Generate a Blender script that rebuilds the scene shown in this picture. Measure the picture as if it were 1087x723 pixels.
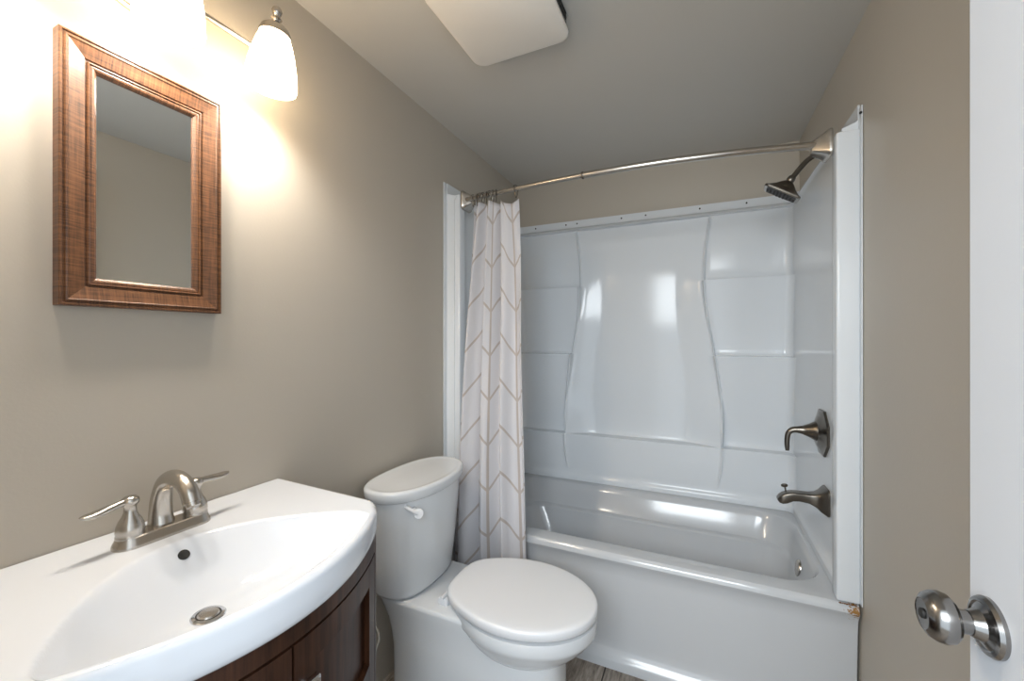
import bpy, bmesh, math, random
from mathutils import Vector, Matrix
PI = math.pi
random.seed(4)
S = bpy.context.scene
C = S.collection
for o in list(bpy.data.objects): bpy.data.objects.remove(o)

# ------------------------------------------------------------------ camera
cd = bpy.data.cameras.new('camera'); co = bpy.data.objects.new('camera', cd); C.objects.link(co)
cd.sensor_width = 36.0; cd.lens = 431.55 / 1087 * 36; cd.clip_start = 0.01
co.location = (1.0689, 0.0, 1.27); co.rotation_euler = (PI / 2 + 0.0004, 0, 0.4282)
S.camera = co
# ------------------------------------------------------------------ light
S.view_settings.view_transform = 'Standard'; S.view_settings.look = 'None'
S.view_settings.gamma = 1; S.view_settings.use_curve_mapping = False
S.view_settings.exposure = 1.42
WORLD = 0.75; HALL = 24.0; LAMP = 5.6; BULB = 3.0
w = bpy.data.worlds.new('daylight'); S.world = w; w.use_nodes = True
w.node_tree.nodes['Background'].inputs[0].default_value = (0.80, 0.91, 1.0, 1)
w.node_tree.nodes['Background'].inputs[1].default_value = WORLD
def area(name, loc, rot, sx, sy, e, col):
    l = bpy.data.lights.new(name, 'AREA'); l.shape = 'RECTANGLE'; l.size = sx; l.size_y = sy; l.energy = e; l.color = col
    o = bpy.data.objects.new(name, l); C.objects.link(o); o.location = loc; o.rotation_euler = rot
    return o
# daylight of the hallway behind the open doorway
area('hallway_light', (0.80, -1.15, 1.95), (math.radians(74), 0, 0), 1.4, 0.9, HALL, (0.90, 0.96, 1.0))

# ------------------------------------------------------------------ materials
def mat(name, col, rough=0.5, metal=0.0, spec=0.5, coat=0.0, bump=None, var=None, sheen=0):
    m = bpy.data.materials.new(name); m.use_nodes = True
    nt = m.node_tree; b = nt.nodes['Principled BSDF']
    b.inputs['Base Color'].default_value = (*col, 1); b.inputs['Roughness'].default_value = rough
    b.inputs['Metallic'].default_value = metal; b.inputs['Specular IOR Level'].default_value = spec
    b.inputs['Coat Weight'].default_value = coat; b.inputs['Coat Roughness'].default_value = 0.06
    tc = nt.nodes.new('ShaderNodeTexCoord')
    if bump:
        n = nt.nodes.new('ShaderNodeTexNoise'); n.inputs['Scale'].default_value = bump[0]; n.inputs['Detail'].default_value = 4
        bp = nt.nodes.new('ShaderNodeBump'); bp.inputs['Strength'].default_value = bump[1]; bp.inputs['Distance'].default_value = bump[2]
        nt.links.new(tc.outputs['Object'], n.inputs['Vector']); nt.links.new(n.outputs['Fac'], bp.inputs['Height'])
        nt.links.new(bp.outputs['Normal'], b.inputs['Normal'])
    if var:
        n = nt.nodes.new('ShaderNodeTexNoise'); n.inputs['Scale'].default_value = var[0]; n.inputs['Detail'].default_value = 5
        mx = nt.nodes.new('ShaderNodeMix'); mx.data_type = 'RGBA'
        mx.inputs['A'].default_value = (*col, 1); mx.inputs['B'].default_value = (*[c * var[1] for c in col], 1)
        nt.links.new(tc.outputs['Object'], n.inputs['Vector']); nt.links.new(n.outputs['Fac'], mx.inputs['Factor'])
        nt.links.new(mx.outputs['Result'], b.inputs['Base Color'])
    return m
M = {}
M['wall'] = mat('greige_wall_paint', (0.485, 0.44, 0.375), 0.38, spec=0.4, bump=(160, 0.10, 0.002), var=(3, 0.97))
M['ceiling'] = mat('ceiling_paint', (0.56, 0.54, 0.50), 0.6, spec=0.3, bump=(120, 0.08, 0.002))
M['white_paint'] = mat('white_door_paint', (0.66, 0.69, 0.74), 0.45, bump=(14, 0.12, 0.004))
M['acrylic'] = mat('white_acrylic', (0.73, 0.76, 0.79), 0.13, spec=0.36, var=(1.5, 0.98))
M['porcelain'] = mat('white_porcelain', (0.67, 0.69, 0.71), 0.08, coat=0.2)
M['sink'] = mat('white_sink_ceramic', (0.74, 0.775, 0.83), 0.07, coat=0.2)
M['plastic'] = mat('white_plastic', (0.74, 0.75, 0.77), 0.22)
M['vent'] = mat('fan_cover_plastic', (0.84, 0.80, 0.74), 0.4)
M['nickel'] = mat('brushed_nickel', (0.56, 0.52, 0.47), 0.26, metal=1.0, var=(40, 0.86))
M['dimmed_nickel'] = mat('dimmed_brushed_nickel', (0.19, 0.168, 0.142), 0.28, metal=1.0, var=(40, 0.85))  # brushed nickel again, with the shower's dim surroundings put into its colour
M['chrome'] = mat('polished_chrome', (0.72, 0.73, 0.75), 0.08, metal=1.0)
M['steel'] = mat('satin_steel', (0.32, 0.31, 0.30), 0.20, metal=1.0, var=(60, 0.85))
M['black'] = mat('dark_rubber', (0.015, 0.014, 0.013), 0.6)
M['gap'] = mat('dark_opening', (0.03, 0.028, 0.025), 0.7)
M['mirror'] = mat('mirror_silver', (0.90, 0.95, 0.98), 0.015, metal=1.0)
M['caulk'] = mat('white_caulk', (0.62, 0.62, 0.60), 0.5)
M['hose'] = mat('braided_hose', (0.55, 0.53, 0.48), 0.4, metal=0.6, var=(300, 0.5))
M['rust'] = mat('rust', (0.22, 0.085, 0.015), 0.9, var=(400, 0.3))

def wood(name, dark, light, scale, rough, ripple=None):
    """grain runs along the stretched axis: scale = per-axis stretch"""
    m = bpy.data.materials.new(name); m.use_nodes = True; nt = m.node_tree; b = nt.nodes['Principled BSDF']
    tc = nt.nodes.new('ShaderNodeTexCoord'); mp = nt.nodes.new('ShaderNodeMapping'); mp.inputs['Scale'].default_value = scale
    n = nt.nodes.new('ShaderNodeTexNoise'); n.inputs['Scale'].default_value = 1; n.inputs['Detail'].default_value = 6; n.inputs['Roughness'].default_value = 0.65
    r = nt.nodes.new('ShaderNodeValToRGB'); r.color_ramp.elements[0].position = 0.33; r.color_ramp.elements[1].position = 0.68
    r.color_ramp.elements[0].color = (*dark, 1); r.color_ramp.elements[1].color = (*light, 1)
    L = nt.links
    L.new(tc.outputs['Object'], mp.inputs['Vector']); L.new(mp.outputs['Vector'], n.inputs['Vector'])
    fac = n.outputs['Fac']
    if ripple:
        mp2 = nt.nodes.new('ShaderNodeMapping'); mp2.inputs['Scale'].default_value = ripple
        n2 = nt.nodes.new('ShaderNodeTexNoise'); n2.inputs['Scale'].default_value = 1; n2.inputs['Detail'].default_value = 3
        L.new(tc.outputs['Object'], mp2.inputs['Vector']); L.new(mp2.outputs['Vector'], n2.inputs['Vector'])
        mx = nt.nodes.new('ShaderNodeMath'); mx.operation = 'MULTIPLY_ADD'; mx.inputs[1].default_value = 0.55
        L.new(n2.outputs['Fac'], mx.inputs[0])
        mh = nt.nodes.new('ShaderNodeMath'); mh.operation = 'MULTIPLY'; mh.inputs[1].default_value = 0.5
        L.new(n.outputs['Fac'], mh.inputs[0]); L.new(mh.outputs[0], mx.inputs[2]); fac = mx.outputs[0]
    L.new(fac, r.inputs['Fac']); L.new(r.outputs['Color'], b.inputs['Base Color'])
    b.inputs['Roughness'].default_value = rough
    bp = nt.nodes.new('ShaderNodeBump'); bp.inputs['Strength'].default_value = 0.15; bp.inputs['Distance'].default_value = 0.001
    L.new(fac, bp.inputs['Height']); L.new(bp.outputs['Normal'], b.inputs['Normal'])
    return m
M['frame_v'] = wood('frame_wood_upright', (0.020, 0.008, 0.0035), (0.19, 0.082, 0.034), (150, 190, 9), 0.42, ripple=(10, 25, 330))
M['frame_h'] = wood('frame_wood_crosswise', (0.022, 0.0085, 0.004), (0.21, 0.092, 0.040), (150, 9, 190), 0.42, ripple=(10, 330, 25))
M['espresso'] = wood('espresso_wood', (0.020, 0.008, 0.0045), (0.075, 0.030, 0.015), (60, 60, 4), 0.38)
M['espresso'].node_tree.nodes['Principled BSDF'].inputs['Specular IOR Level'].default_value = 0.3

def floor_mat():
    m = bpy.data.materials.new('wood_look_plank_floor'); m.use_nodes = True; nt = m.node_tree; b = nt.nodes['Principled BSDF']; L = nt.links
    tc = nt.nodes.new('ShaderNodeTexCoord')
    br = nt.nodes.new('ShaderNodeTexBrick'); br.inputs['Scale'].default_value = 1.0
    br.inputs['Brick Width'].default_value = 0.61; br.inputs['Row Height'].default_value = 0.152; br.inputs['Mortar Size'].default_value = 0.003
    br.inputs['Color1'].default_value = (0.9, 0.9, 0.9, 1); br.inputs['Color2'].default_value = (0.65, 0.65, 0.65, 1); br.inputs['Mortar'].default_value = (0.08, 0.07, 0.06, 1)
    mp = nt.nodes.new('ShaderNodeMapping'); mp.inputs['Rotation'].default_value = (0, 0, PI / 2); mp.inputs['Location'].default_value = (0.1, 0.017, 0)
    L.new(tc.outputs['Object'], mp.inputs['Vector']); L.new(mp.outputs['Vector'], br.inputs['Vector'])
    mp2 = nt.nodes.new('ShaderNodeMapping'); mp2.inputs['Scale'].default_value = (60, 9, 1)
    n = nt.nodes.new('ShaderNodeTexNoise'); n.inputs['Scale'].default_value = 1; n.inputs['Detail'].default_value = 8; n.inputs['Roughness'].default_value = 0.7
    L.new(tc.outputs['Object'], mp2.inputs['Vector']); L.new(mp2.outputs['Vector'], n.inputs['Vector'])
    r = nt.nodes.new('ShaderNodeValToRGB'); r.color_ramp.elements[0].position = 0.34; r.color_ramp.elements[1].position = 0.66
    r.color_ramp.elements[0].color = (0.15, 0.115, 0.09, 1); r.color_ramp.elements[1].color = (0.60, 0.52, 0.44, 1)
    L.new(n.outputs['Fac'], r.inputs['Fac'])
    mx = nt.nodes.new('ShaderNodeMix'); mx.data_type = 'RGBA'; mx.blend_type = 'MULTIPLY'; mx.inputs['Factor'].default_value = 1
    L.new(r.outputs['Color'], mx.inputs['A']); L.new(br.outputs['Color'], mx.inputs['B']); L.new(mx.outputs['Result'], b.inputs['Base Color'])
    b.inputs['Roughness'].default_value = 0.5
    return m
M['floor'] = floor_mat()

def tub_mat():
    """white acrylic with rust stains where the apron meets the right-hand wall"""
    m = mat('white_tub_acrylic', (0.54, 0.555, 0.575), 0.13, coat=0.2); nt = m.node_tree; b = nt.nodes['Principled BSDF']; L = nt.links
    g = nt.nodes.new('ShaderNodeNewGeometry'); mp = nt.nodes.new('ShaderNodeMapping')
    mp.inputs['Location'].default_value = (-1.512 * 28, -1.575 * 6, -0.436 * 24); mp.inputs['Scale'].default_value = (28, 6, 24)
    sp = nt.nodes.new('ShaderNodeVectorMath'); sp.operation = 'LENGTH'
    n = nt.nodes.new('ShaderNodeTexNoise'); n.inputs['Scale'].default_value = 160; n.inputs['Detail'].default_value = 4
    L.new(g.outputs['Position'], mp.inputs['Vector']); L.new(mp.outputs['Vector'], sp.inputs[0]); L.new(g.outputs['Position'], n.inputs['Vector'])
    s1 = nt.nodes.new('ShaderNodeMath'); s1.operation = 'MULTIPLY_ADD'; s1.inputs[1].default_value = -1.0; s1.inputs[2].default_value = 0.95
    L.new(sp.outputs['Value'], s1.inputs[0])
    s2 = nt.nodes.new('ShaderNodeMath'); s2.operation = 'MULTIPLY_ADD'; s2.inputs[1].default_value = 2.6; s2.inputs[2].default_value = -1.35
    L.new(n.outputs['Fac'], s2.inputs[0])
    s3 = nt.nodes.new('ShaderNodeMath'); s3.operation = 'ADD'; L.new(s1.outputs[0], s3.inputs[0]); L.new(s2.outputs[0], s3.inputs[1])
    r = nt.nodes.new('ShaderNodeValToRGB'); r.color_ramp.elements[0].position = 0.35; r.color_ramp.elements[1].position = 0.75
    r.color_ramp.elements[0].color = (0, 0, 0, 1); r.color_ramp.elements[1].color = (1, 1, 1, 1)
    L.new(s3.outputs[0], r.inputs['Fac'])
    mx = nt.nodes.new('ShaderNodeMix'); mx.data_type = 'RGBA'; mx.inputs['A'].default_value = (0.54, 0.555, 0.575, 1); mx.inputs['B'].default_value = (0.30, 0.15, 0.04, 1)
    L.new(r.outputs['Color'], mx.inputs['Factor']); L.new(mx.outputs['Result'], b.inputs['Base Color'])
    return m
M['tub'] = tub_mat()

def curtain_mat():
    """white fabric with taupe upright lines joined by chevrons (UV: metres along the cloth, height)"""
    m = bpy.data.materials.new('chevron_curtain_fabric'); m.use_nodes = True; nt = m.node_tree; b = nt.nodes['Principled BSDF']; L = nt.links
    uv = nt.nodes.new('ShaderNodeUVMap'); sx = nt.nodes.new('ShaderNodeSeparateXYZ'); L.new(uv.outputs['UV'], sx.inputs[0])
    def mth(op, a, bb=None, cc=None):
        n = nt.nodes.new('ShaderNodeMath'); n.operation = op
        for i, v in enumerate((a, bb, cc)):
            if v is None: continue
            if isinstance(v, (int, float)): n.inputs[i].default_value = v
            else: L.new(v, n.inputs[i])
        return n.outputs[0]
    P_, Q_ = 0.105, 0.192
    tri = mth('PINGPONG', sx.outputs['X'], P_)                    # 0..P..0
    lin = mth('MINIMUM', tri, mth('SUBTRACT', P_, tri))           # distance to nearest upright line
    up = mth('LESS_THAN', lin, 0.0050)
    h = mth('MULTIPLY_ADD', tri, 1.15, sx.outputs['Y'])
    zz = mth('PINGPONG', h, Q_ / 2)
    ch = mth('LESS_THAN', zz, 0.0068)
    k = mth('MAXIMUM', up, ch)
    mx = nt.nodes.new('ShaderNodeMix'); mx.data_type = 'RGBA'; mx.inputs['A'].default_value = (0.74, 0.73, 0.755, 1); mx.inputs['B'].default_value = (0.55, 0.49, 0.455, 1)
    L.new(k, mx.inputs['Factor']); L.new(mx.outputs['Result'], b.inputs['Base Color'])
    b.inputs['Roughness'].default_value = 0.75
    tr = nt.nodes.new('ShaderNodeBsdfTranslucent'); L.new(mx.outputs['Result'], tr.inputs['Color'])
    ms = nt.nodes.new('ShaderNodeMixShader'); ms.inputs[0].default_value = 0.25
    L.new(b.outputs[0], ms.inputs[1]); L.new(tr.outputs[0], ms.inputs[2]); L.new(ms.outputs[0], nt.nodes['Material Output'].inputs['Surface'])
    return m
M['curtain'] = curtain_mat()

def shade_mat():
    m = bpy.data.materials.new('lit_frosted_glass'); m.use_nodes = True; nt = m.node_tree; b = nt.nodes['Principled BSDF']
    b.inputs['Base Color'].default_value = (0.85, 0.82, 0.76, 1); b.inputs['Roughness'].default_value = 0.35
    b.inputs['Emission Color'].default_value = (1.0, 0.78, 0.52, 1); b.inputs['Emission Strength'].default_value = LAMP
    return m
M['shade'] = shade_mat()

# ------------------------------------------------------------------ mesh helpers
class MB:
    def __init__(s): s.v = []; s.f = []; s.mi = []; s.uv = None; s.cur = 0
    def add(s, v, f):
        o = len(s.v); s.v += [tuple(p) for p in v]
        for q in f: s.f.append([i + o for i in q]); s.mi.append(s.cur)
        return s
    def grid(s, rows, closed=False, flip=False):
        n = len(rows[0]); f = []
        for i in range(len(rows) - 1):
            for j in range(n if closed else n - 1):
                k = (j + 1) % n
                q = [i * n + j, i * n + k, (i + 1) * n + k, (i + 1) * n + j]
                f.append(q[::-1] if flip else q)
        return s.add([p for r in rows for p in r], f)
    def loft(s, rings, cap0=True, cap1=True, flip=False):
        o = len(s.v); s.grid(rings, True, flip); n = len(rings[0])
        c0 = [o + j for j in range(n)]; c1 = [o + (len(rings) - 1) * n + j for j in range(n)]
        if cap0: s.f.append(c0 if flip else c0[::-1]); s.mi.append(s.cur)
        if cap1: s.f.append(c1[::-1] if flip else c1); s.mi.append(s.cur)
        return s
    def box(s, a, b, bev=0.0, seg=2):
        bm = bmesh.new(); bmesh.ops.create_cube(bm, size=1)
        c = [(a[i] + b[i]) / 2 for i in range(3)]; d = [abs(b[i] - a[i]) for i in range(3)]
        for v in bm.verts: v.co = Vector([c[i] + v.co[i] * d[i] for i in range(3)])
        if bev: bmesh.ops.bevel(bm, geom=bm.edges[:], offset=bev, segments=seg, profile=0.5, affect='EDGES')
        bm.verts.index_update()
        s.add([v.co[:] for v in bm.verts], [[v.index for v in f.verts] for f in bm.faces]); bm.free(); return s
    def tube(s, pts, r, n=16, cap=True, squash=None):
        pts = [Vector(p) for p in pts]; m = len(pts)
        if isinstance(r, (int, float)): r = [r] * m
        T = []
        for i in range(m):
            a = pts[max(0, i - 1)]; b = pts[min(m - 1, i + 1)]; T.append((b - a).normalized())
        up = Vector((0, 0, 1)) if abs(T[0].z) < 0.9 else Vector((0, 1, 0))
        N = (up - T[0] * up.dot(T[0])).normalized(); rings = []
        for i in range(m):
            N = (N - T[i] * N.dot(T[i])).normalized(); B = T[i].cross(N)
            q = squash[i] if squash else 1.0
            rings.append([pts[i] + (N * math.cos(2 * PI * k / n) * q + B * math.sin(2 * PI * k / n)) * r[i] for k in range(n)])
        return s.loft(rings, cap, cap)
    def lathe(s, prof, org, axis=(0, 0, 1), n=32, cap0=True, cap1=True):
        ax = Vector(axis).normalized(); u = ax.orthogonal().normalized(); v = ax.cross(u); org = Vector(org)
        return s.loft([[org + ax * h + (u * math.cos(2 * PI * k / n) + v * math.sin(2 * PI * k / n)) * max(r, 1e-5) for k in range(n)] for r, h in prof], cap0, cap1)
    def build(s, name, mats, parent=None, loc=(0, 0, 0), angle=40, smooth=True, flipcheck=True):
        org = Vector(loc)
        wl = Vector((0, 0, 0)); p = parent
        while p: wl += p.location; p = p.parent
        me = bpy.data.meshes.new(name); me.from_pydata([Vector(v) - wl - org for v in s.v], [], s.f); 
        if not isinstance(mats, (list, tuple)): mats = [mats]
        for m_ in mats: me.materials.append(m_)
        for p_, i in zip(me.polygons, s.mi): p_.material_index = i
        if s.uv:
            ul = me.uv_layers.new(name='UVMap')
            for l in me.loops: ul.data[l.index].uv = s.uv[l.vertex_index]
        bm = bmesh.new(); bm.from_mesh(me)
        if flipcheck: bmesh.ops.recalc_face_normals(bm, faces=bm.faces[:])
        bm.to_mesh(me); bm.free()
        if smooth:
            for p_ in me.polygons: p_.use_smooth = True
            me.set_sharp_from_angle(angle=math.radians(angle))
        o = bpy.data.objects.new(name, me); C.objects.link(o); o.location = org
        if parent: o.parent = parent
        return o
def tag(o, label=None, cat=None, group=None, kind=None):
    if label: o['label'] = label
    if cat: o['category'] = cat
    if group: o['group'] = group
    if kind: o['kind'] = kind
    return o
def thing(name, loc, label, cat, group=None):
    o = bpy.data.objects.new(name, None); C.objects.link(o); o.location = loc; o.empty_display_size = 0.05
    return tag(o, label, cat, group)
def spline(pts, n=8):
    """Catmull-Rom through the points"""
    P = [Vector(p) for p in pts]; P = [P[0] * 2 - P[1]] + P + [P[-1] * 2 - P[-2]]; out = []
    for i in range(1, len(P) - 2):
        for k in range(n):
            t = k / n; a, b, c, d = P[i - 1:i + 3]
            out.append(0.5 * ((2 * b) + (c - a) * t + (2 * a - 5 * b + 4 * c - d) * t * t + (3 * b - a - 3 * c + d) * t ** 3))
    out.append(P[-2]); return out
def interp(x, xs, ys):
    if x <= xs[0]: return ys[0]
    for i in range(len(xs) - 1):
        if x <= xs[i + 1]:
            t = (x - xs[i]) / (xs[i + 1] - xs[i]); return ys[i] + (ys[i + 1] - ys[i]) * t
    return ys[-1]
def sm(t): t = min(1, max(0, t)); return t * t * (3 - 2 * t)
def cinterp(x, xs, ys):
    """smooth (Catmull-Rom) interpolation of samples"""
    if x <= xs[0]: return ys[0]
    if x >= xs[-1]: return ys[-1]
    for i in range(len(xs) - 1):
        if x <= xs[i + 1]:
            h = xs[i + 1] - xs[i]; t = (x - xs[i]) / h
            m0 = (ys[i + 1] - ys[i - 1]) / (xs[i + 1] - xs[i - 1]) if i else (ys[1] - ys[0]) / h
            m1 = (ys[i + 2] - ys[i]) / (xs[i + 2] - xs[i]) if i + 2 < len(xs) else (ys[i + 1] - ys[i]) / h
            return (2 * t ** 3 - 3 * t ** 2 + 1) * ys[i] + (t ** 3 - 2 * t ** 2 + t) * h * m0 + (-2 * t ** 3 + 3 * t ** 2) * ys[i + 1] + (t ** 3 - t ** 2) * h * m1

# ------------------------------------------------------------------ room shell
W, D, H = 1.53, 2.429, 2.264
Y0 = -0.07                                   # inner face of the doorway wall, just behind the lens
def struct(name, mb, m, parent=None, **k):
    o = mb.build(name, m, parent, smooth=False, **k); o['kind'] = 'structure'; return o
struct('floor', MB().box((-0.1, Y0 - 1.3, -0.06), (W + 0.1, D + 0.1, 0)), M['floor'])
struct('ceiling', MB().box((-0.1, Y0 - 0.1, H), (W + 0.1, D + 0.1, H + 0.08)), M['ceiling'])
struct('wall_left', MB().box((-0.1, Y0 - 0.1, 0), (0, D + 0.1, H)), M['wall'])
struct('wall_right', MB().box((W, Y0 - 0.1, 0), (W + 0.1, D + 0.1, H)), M['wall'])
struct('wall_back', MB().box((0, D, 0), (W, D + 0.1, H)), M['wall'])
fw = MB(); fw.box((0, Y0 - 0.1, 0), (0.62, Y0, H)); fw.box((1.42, Y0 - 0.1, 0), (W, Y0, H)); fw.box((0.62, Y0 - 0.1, 2.05), (1.42, Y0, H))
struct('wall_front', fw, M['wall'])
# open door, swung in against the right-hand wall
DX, DY = 1.3645, 0.669
dr = bpy.data.objects.new('door_1', None)
bpy.data.objects.remove(dr)
dm = MB().box((DX, Y0 + 0.015, 0.012), (DX + 0.035, DY, 2.03), 0.0012, 1)
door = tag(dm.build('door_1', M['white_paint'], loc=(DX, Y0, 0), smooth=False), 'white painted door standing open along the right wall', None, None, 'structure')
ky, kz = 0.628, 0.9535
kn = MB().lathe([(r_, 0.018 + (h_ - 0.02) * 0.66) for r_, h_ in [(0.0, 0.02), (0.012, 0.02), (0.0125, 0.032), (0.0135, 0.038), (0.021, 0.0405), (0.0255, 0.047), (0.0272, 0.056), (0.0262, 0.066), (0.0225, 0.076), (0.0165, 0.0815), (0.0155, 0.0805), (0.0, 0.0800)]], (DX, ky, kz), (-1, 0, 0), 40)
knob = kn.build('door_knob', M['steel'], door, angle=30); knob['label'] = 'satin steel door knob'
MB().lathe([(0.0305, -0.0005), (0.031, 0.004), (0.029, 0.0075), (0.025, 0.0085), (0.0235, 0.0075), (0.017, 0.0105), (0.013, 0.019), (0.0, 0.019)], (DX, ky, kz), (-1, 0, 0), 40).build('rose', M['steel'], knob, angle=30)
MB().lathe([(0.0055, 0.0565), (0.0055, 0.0595), (0.004, 0.0605), (0.0, 0.0605)], (DX, ky, kz), (-1, 0, 0), 20).build('lock_button', M['black'], knob)

# ------------------------------------------------------------------ tub
RZ = 0.452; YF = 1.578; YB = D - 0.004; TX0, TX1 = 0.004, W - 0.006
def rrect(x0, x1, y0, y1, r, n=12, m=14):
    """rounded rectangle, constant point count: 4 corners of n points + m points per side"""
    pts = []
    cs = [(x1 - r, y0 + r, -PI / 2), (x1 - r, y1 - r, 0), (x0 + r, y1 - r, PI / 2), (x0 + r, y0 + r, PI)]
    for i, (cx, cy, a0) in enumerate(cs):
        arc = [(cx + r * math.cos(a0 + PI / 2 * k / (n - 1)), cy + r * math.sin(a0 + PI / 2 * k / (n - 1))) for k in range(n)]
        pts += arc
        nx = cs[(i + 1) % 4]; b = (nx[0] + r * math.cos(nx[2]), nx[1] + r * math.sin(nx[2])); a = arc[-1]
        pts += [(a[0] + (b[0] - a[0]) * k / (m + 1), a[1] + (b[1] - a[1]) * k / (m + 1)) for k in range(1, m + 1)]
    return pts
tb = MB()
rings = []
def ring(x0, x1, y0, y1, r, z, fz=None):
    return [(x, y, z + (fz(x, y) if fz else 0)) for x, y in rrect(x0, x1, y0, y1, r)]
# outside: kick ledge, apron, rolled rim
for yf, z in ((1.590, 0.0), (1.590, 0.030), (1.592, 0.036), (1.598, 0.042), (1.612, 0.062), (1.614, 0.070), (1.611, 0.10), (1.598, 0.36), (1.592, 0.400), (1.583, 0.415), (YF, 0.426), (YF + 0.001, 0.434), (YF + 0.006, 0.444), (YF + 0.013, 0.450), (YF + 0.024, RZ)):
    rings.append(ring(TX0, TX1, yf, YB, 0.004, z))
# deck and basin
rings.append(ring(0.07, 1.478, 1.650, 2.300, 0.14, RZ + 0.000))
rings.append(ring(0.082, 1.466, 1.664, 2.288, 0.14, RZ - 0.004))
rings.append(ring(0.092, 1.458, 1.673, 2.279, 0.135, RZ - 0.014))
rings.append(ring(0.10, 1.452, 1.680, 2.270, 0.13, RZ - 0.035))
def arm(x, y): return 0.0
rings.append(ring(0.14, 1.437, 1.693, 2.240, 0.13, 0.345))
rings.append(ring(0.15, 1.433, 1.697, 2.232, 0.13, 0.334))
rings.append(ring(0.165, 1.430, 1.704, 2.212, 0.13, 0.328))
rings.append(ring(0.172, 1.428, 1.708, 2.204, 0.13, 0.320))
rings.append(ring(0.25, 1.40, 1.725, 2.165, 0.13, 0.16))
rings.append(ring(0.28, 1.385, 1.745, 2.145, 0.12, 0.115))
rings.append(ring(0.33, 1.35, 1.785, 2.105, 0.10, 0.098))
tb.loft(rings, True, True)
tub = tag(tb.build('bathtub', M['tub'], loc=(0.765, 2.0, 0), angle=28), 'white bathtub with a plain apron filling the alcove at the end of the room', 'bathtub')
ov = MB().lathe([(0.034, 0.0), (0.034, 0.006), (0.031, 0.010), (0.022, 0.0115), (0.0, 0.012)], (1.4425, 1.97, 0.352), (-1, 0, 0.12), 32)
o = ov.build('overflow_plate', M['nickel'], tub); o['label'] = 'round brushed nickel overflow plate'
o = MB().lathe([(0.036, 0.0), (0.036, 0.003), (0.028, 0.004), (0.026, 0.001), (0.0, 0.001)], (1.24, 1.945, 0.0975), (0, 0, 1), 28).build('drain', M['nickel'], tub)

# ------------------------------------------------------------------ moulded surround
ZB, ZT = 0.4535, 2.004
XL, XR = 0.046, 1.492                         # faces of the end panels
YBK = D - 0.004
zs = [0.4535, 0.458, 0.466, 0.476, 0.482, 0.49]
zs += [0.50 + 0.0205 * i for i in range(10)] + [0.700, 0.708, 0.713, 0.717, 0.7195, 0.7215, 0.7235, 0.726, 0.73, 0.737]
zs += [0.75 + 0.03 * i for i in range(14)] + [1.165, 1.176, 1.182, 1.187, 1.190, 1.1925, 1.195, 1.198, 1.203, 1.212]
zs += [1.23 + 0.03 * i for i in range(11)] + [1.555, 1.568, 1.578, 1.583, 1.587, 1.590, 1.5925, 1.596, 1.602, 1.612]
zs += [1.63 + 0.028 * i for i in range(10)] + [1.905, 1.915, 1.922, 1.926, 1.930, 1.934, 1.939, 1.945, 1.952, 1.957, 1.960, 1.963, 1.968, 1.985, 1.997, ZT]
def lip(z):      # protrusion common to the whole top edge
    return interp(z, [0, 1.90, 1.922, 1.930, 1.936, 1.948, 1.955, 1.961, 1.965, 3], [0, 0, 0.004, 0.016, 0.021, 0.021, 0.016, 0.005, 0.003, 0.003])
SH = [0.7215, 1.1925, 1.590]
def tower(z):
    """depth of the shelf towers in front of the wall at height z"""
    if z < SH[0]: return 0.095
    if z >= 1.93: return 0.028
    i = 2 if z >= SH[2] else 1 if z >= SH[1] else 0
    lo, hi, top = (SH + [1.93])[i], (SH + [1.93])[i + 1], [0.088, 0.080, 0.028][i]
    base = [0.030, 0.026, 0.022][i]; t = (z - lo) / (hi - lo)
    d = base + (top - base) * (t ** 1.5)
    return d + 0.010 * math.exp(-(z - lo) / 0.012)
def shelf_soft(z, fn):
    return fn(z)
def centre(z, u):
    """u = -1..1 across the bay"""
    edge = sm((abs(u) - 0.55) / 0.45)
    if z < 0.7215: return 0.095
    bow = 0.020 + 0.014 * edge * sm((1.86 - z) / 0.5) + 0.010 * edge + 0.045 * abs(u) ** 5 * sm((1.05 - z) / 0.33)
    up = sm((z - 1.62) / 0.25)
    return bow * (1 - 0.3 * up) + 0.008 * math.exp(-(z - 0.7215) / 0.014)
def ridge_half(z):
    return cinterp(z, [0.45, 0.50, 0.62, 0.735, 0.90, 1.08, 1.25, 1.42, 1.58, 1.75, 1.93, 2.1], [0.386, 0.393, 0.412, 0.418, 0.419, 0.400, 0.374, 0.346, 0.333, 0.340, 0.364, 0.38])
RC = 0.766; CR = 0.036
def xcols(z, x0, x1):
    """x positions over the back wall, following the two S-curves"""
    h = ridge_half(z); a, b = RC - h, RC + h
    e = [0, .0015, .003, .0045, .006, .0075, .0095, .013]
    L_ = [x0 + (a - 0.013 - x0) * k / 16 for k in range(16)]
    l2 = [a - q for q in e[::-1]] + [a + q for q in e[1:]]
    m_ = [a + 0.013 + (b - a - 0.026) * k / 34 for k in range(1, 34)]
    r2 = [b - q for q in e[::-1]] + [b + q for q in e[1:]]
    R_ = [b + 0.013 + (x1 - b - 0.013) * k / 16 for k in range(1, 17)]
    return L_ + l2 + m_ + r2 + R_
sd = MB(); rows = []
yfr = 1.600
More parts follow.
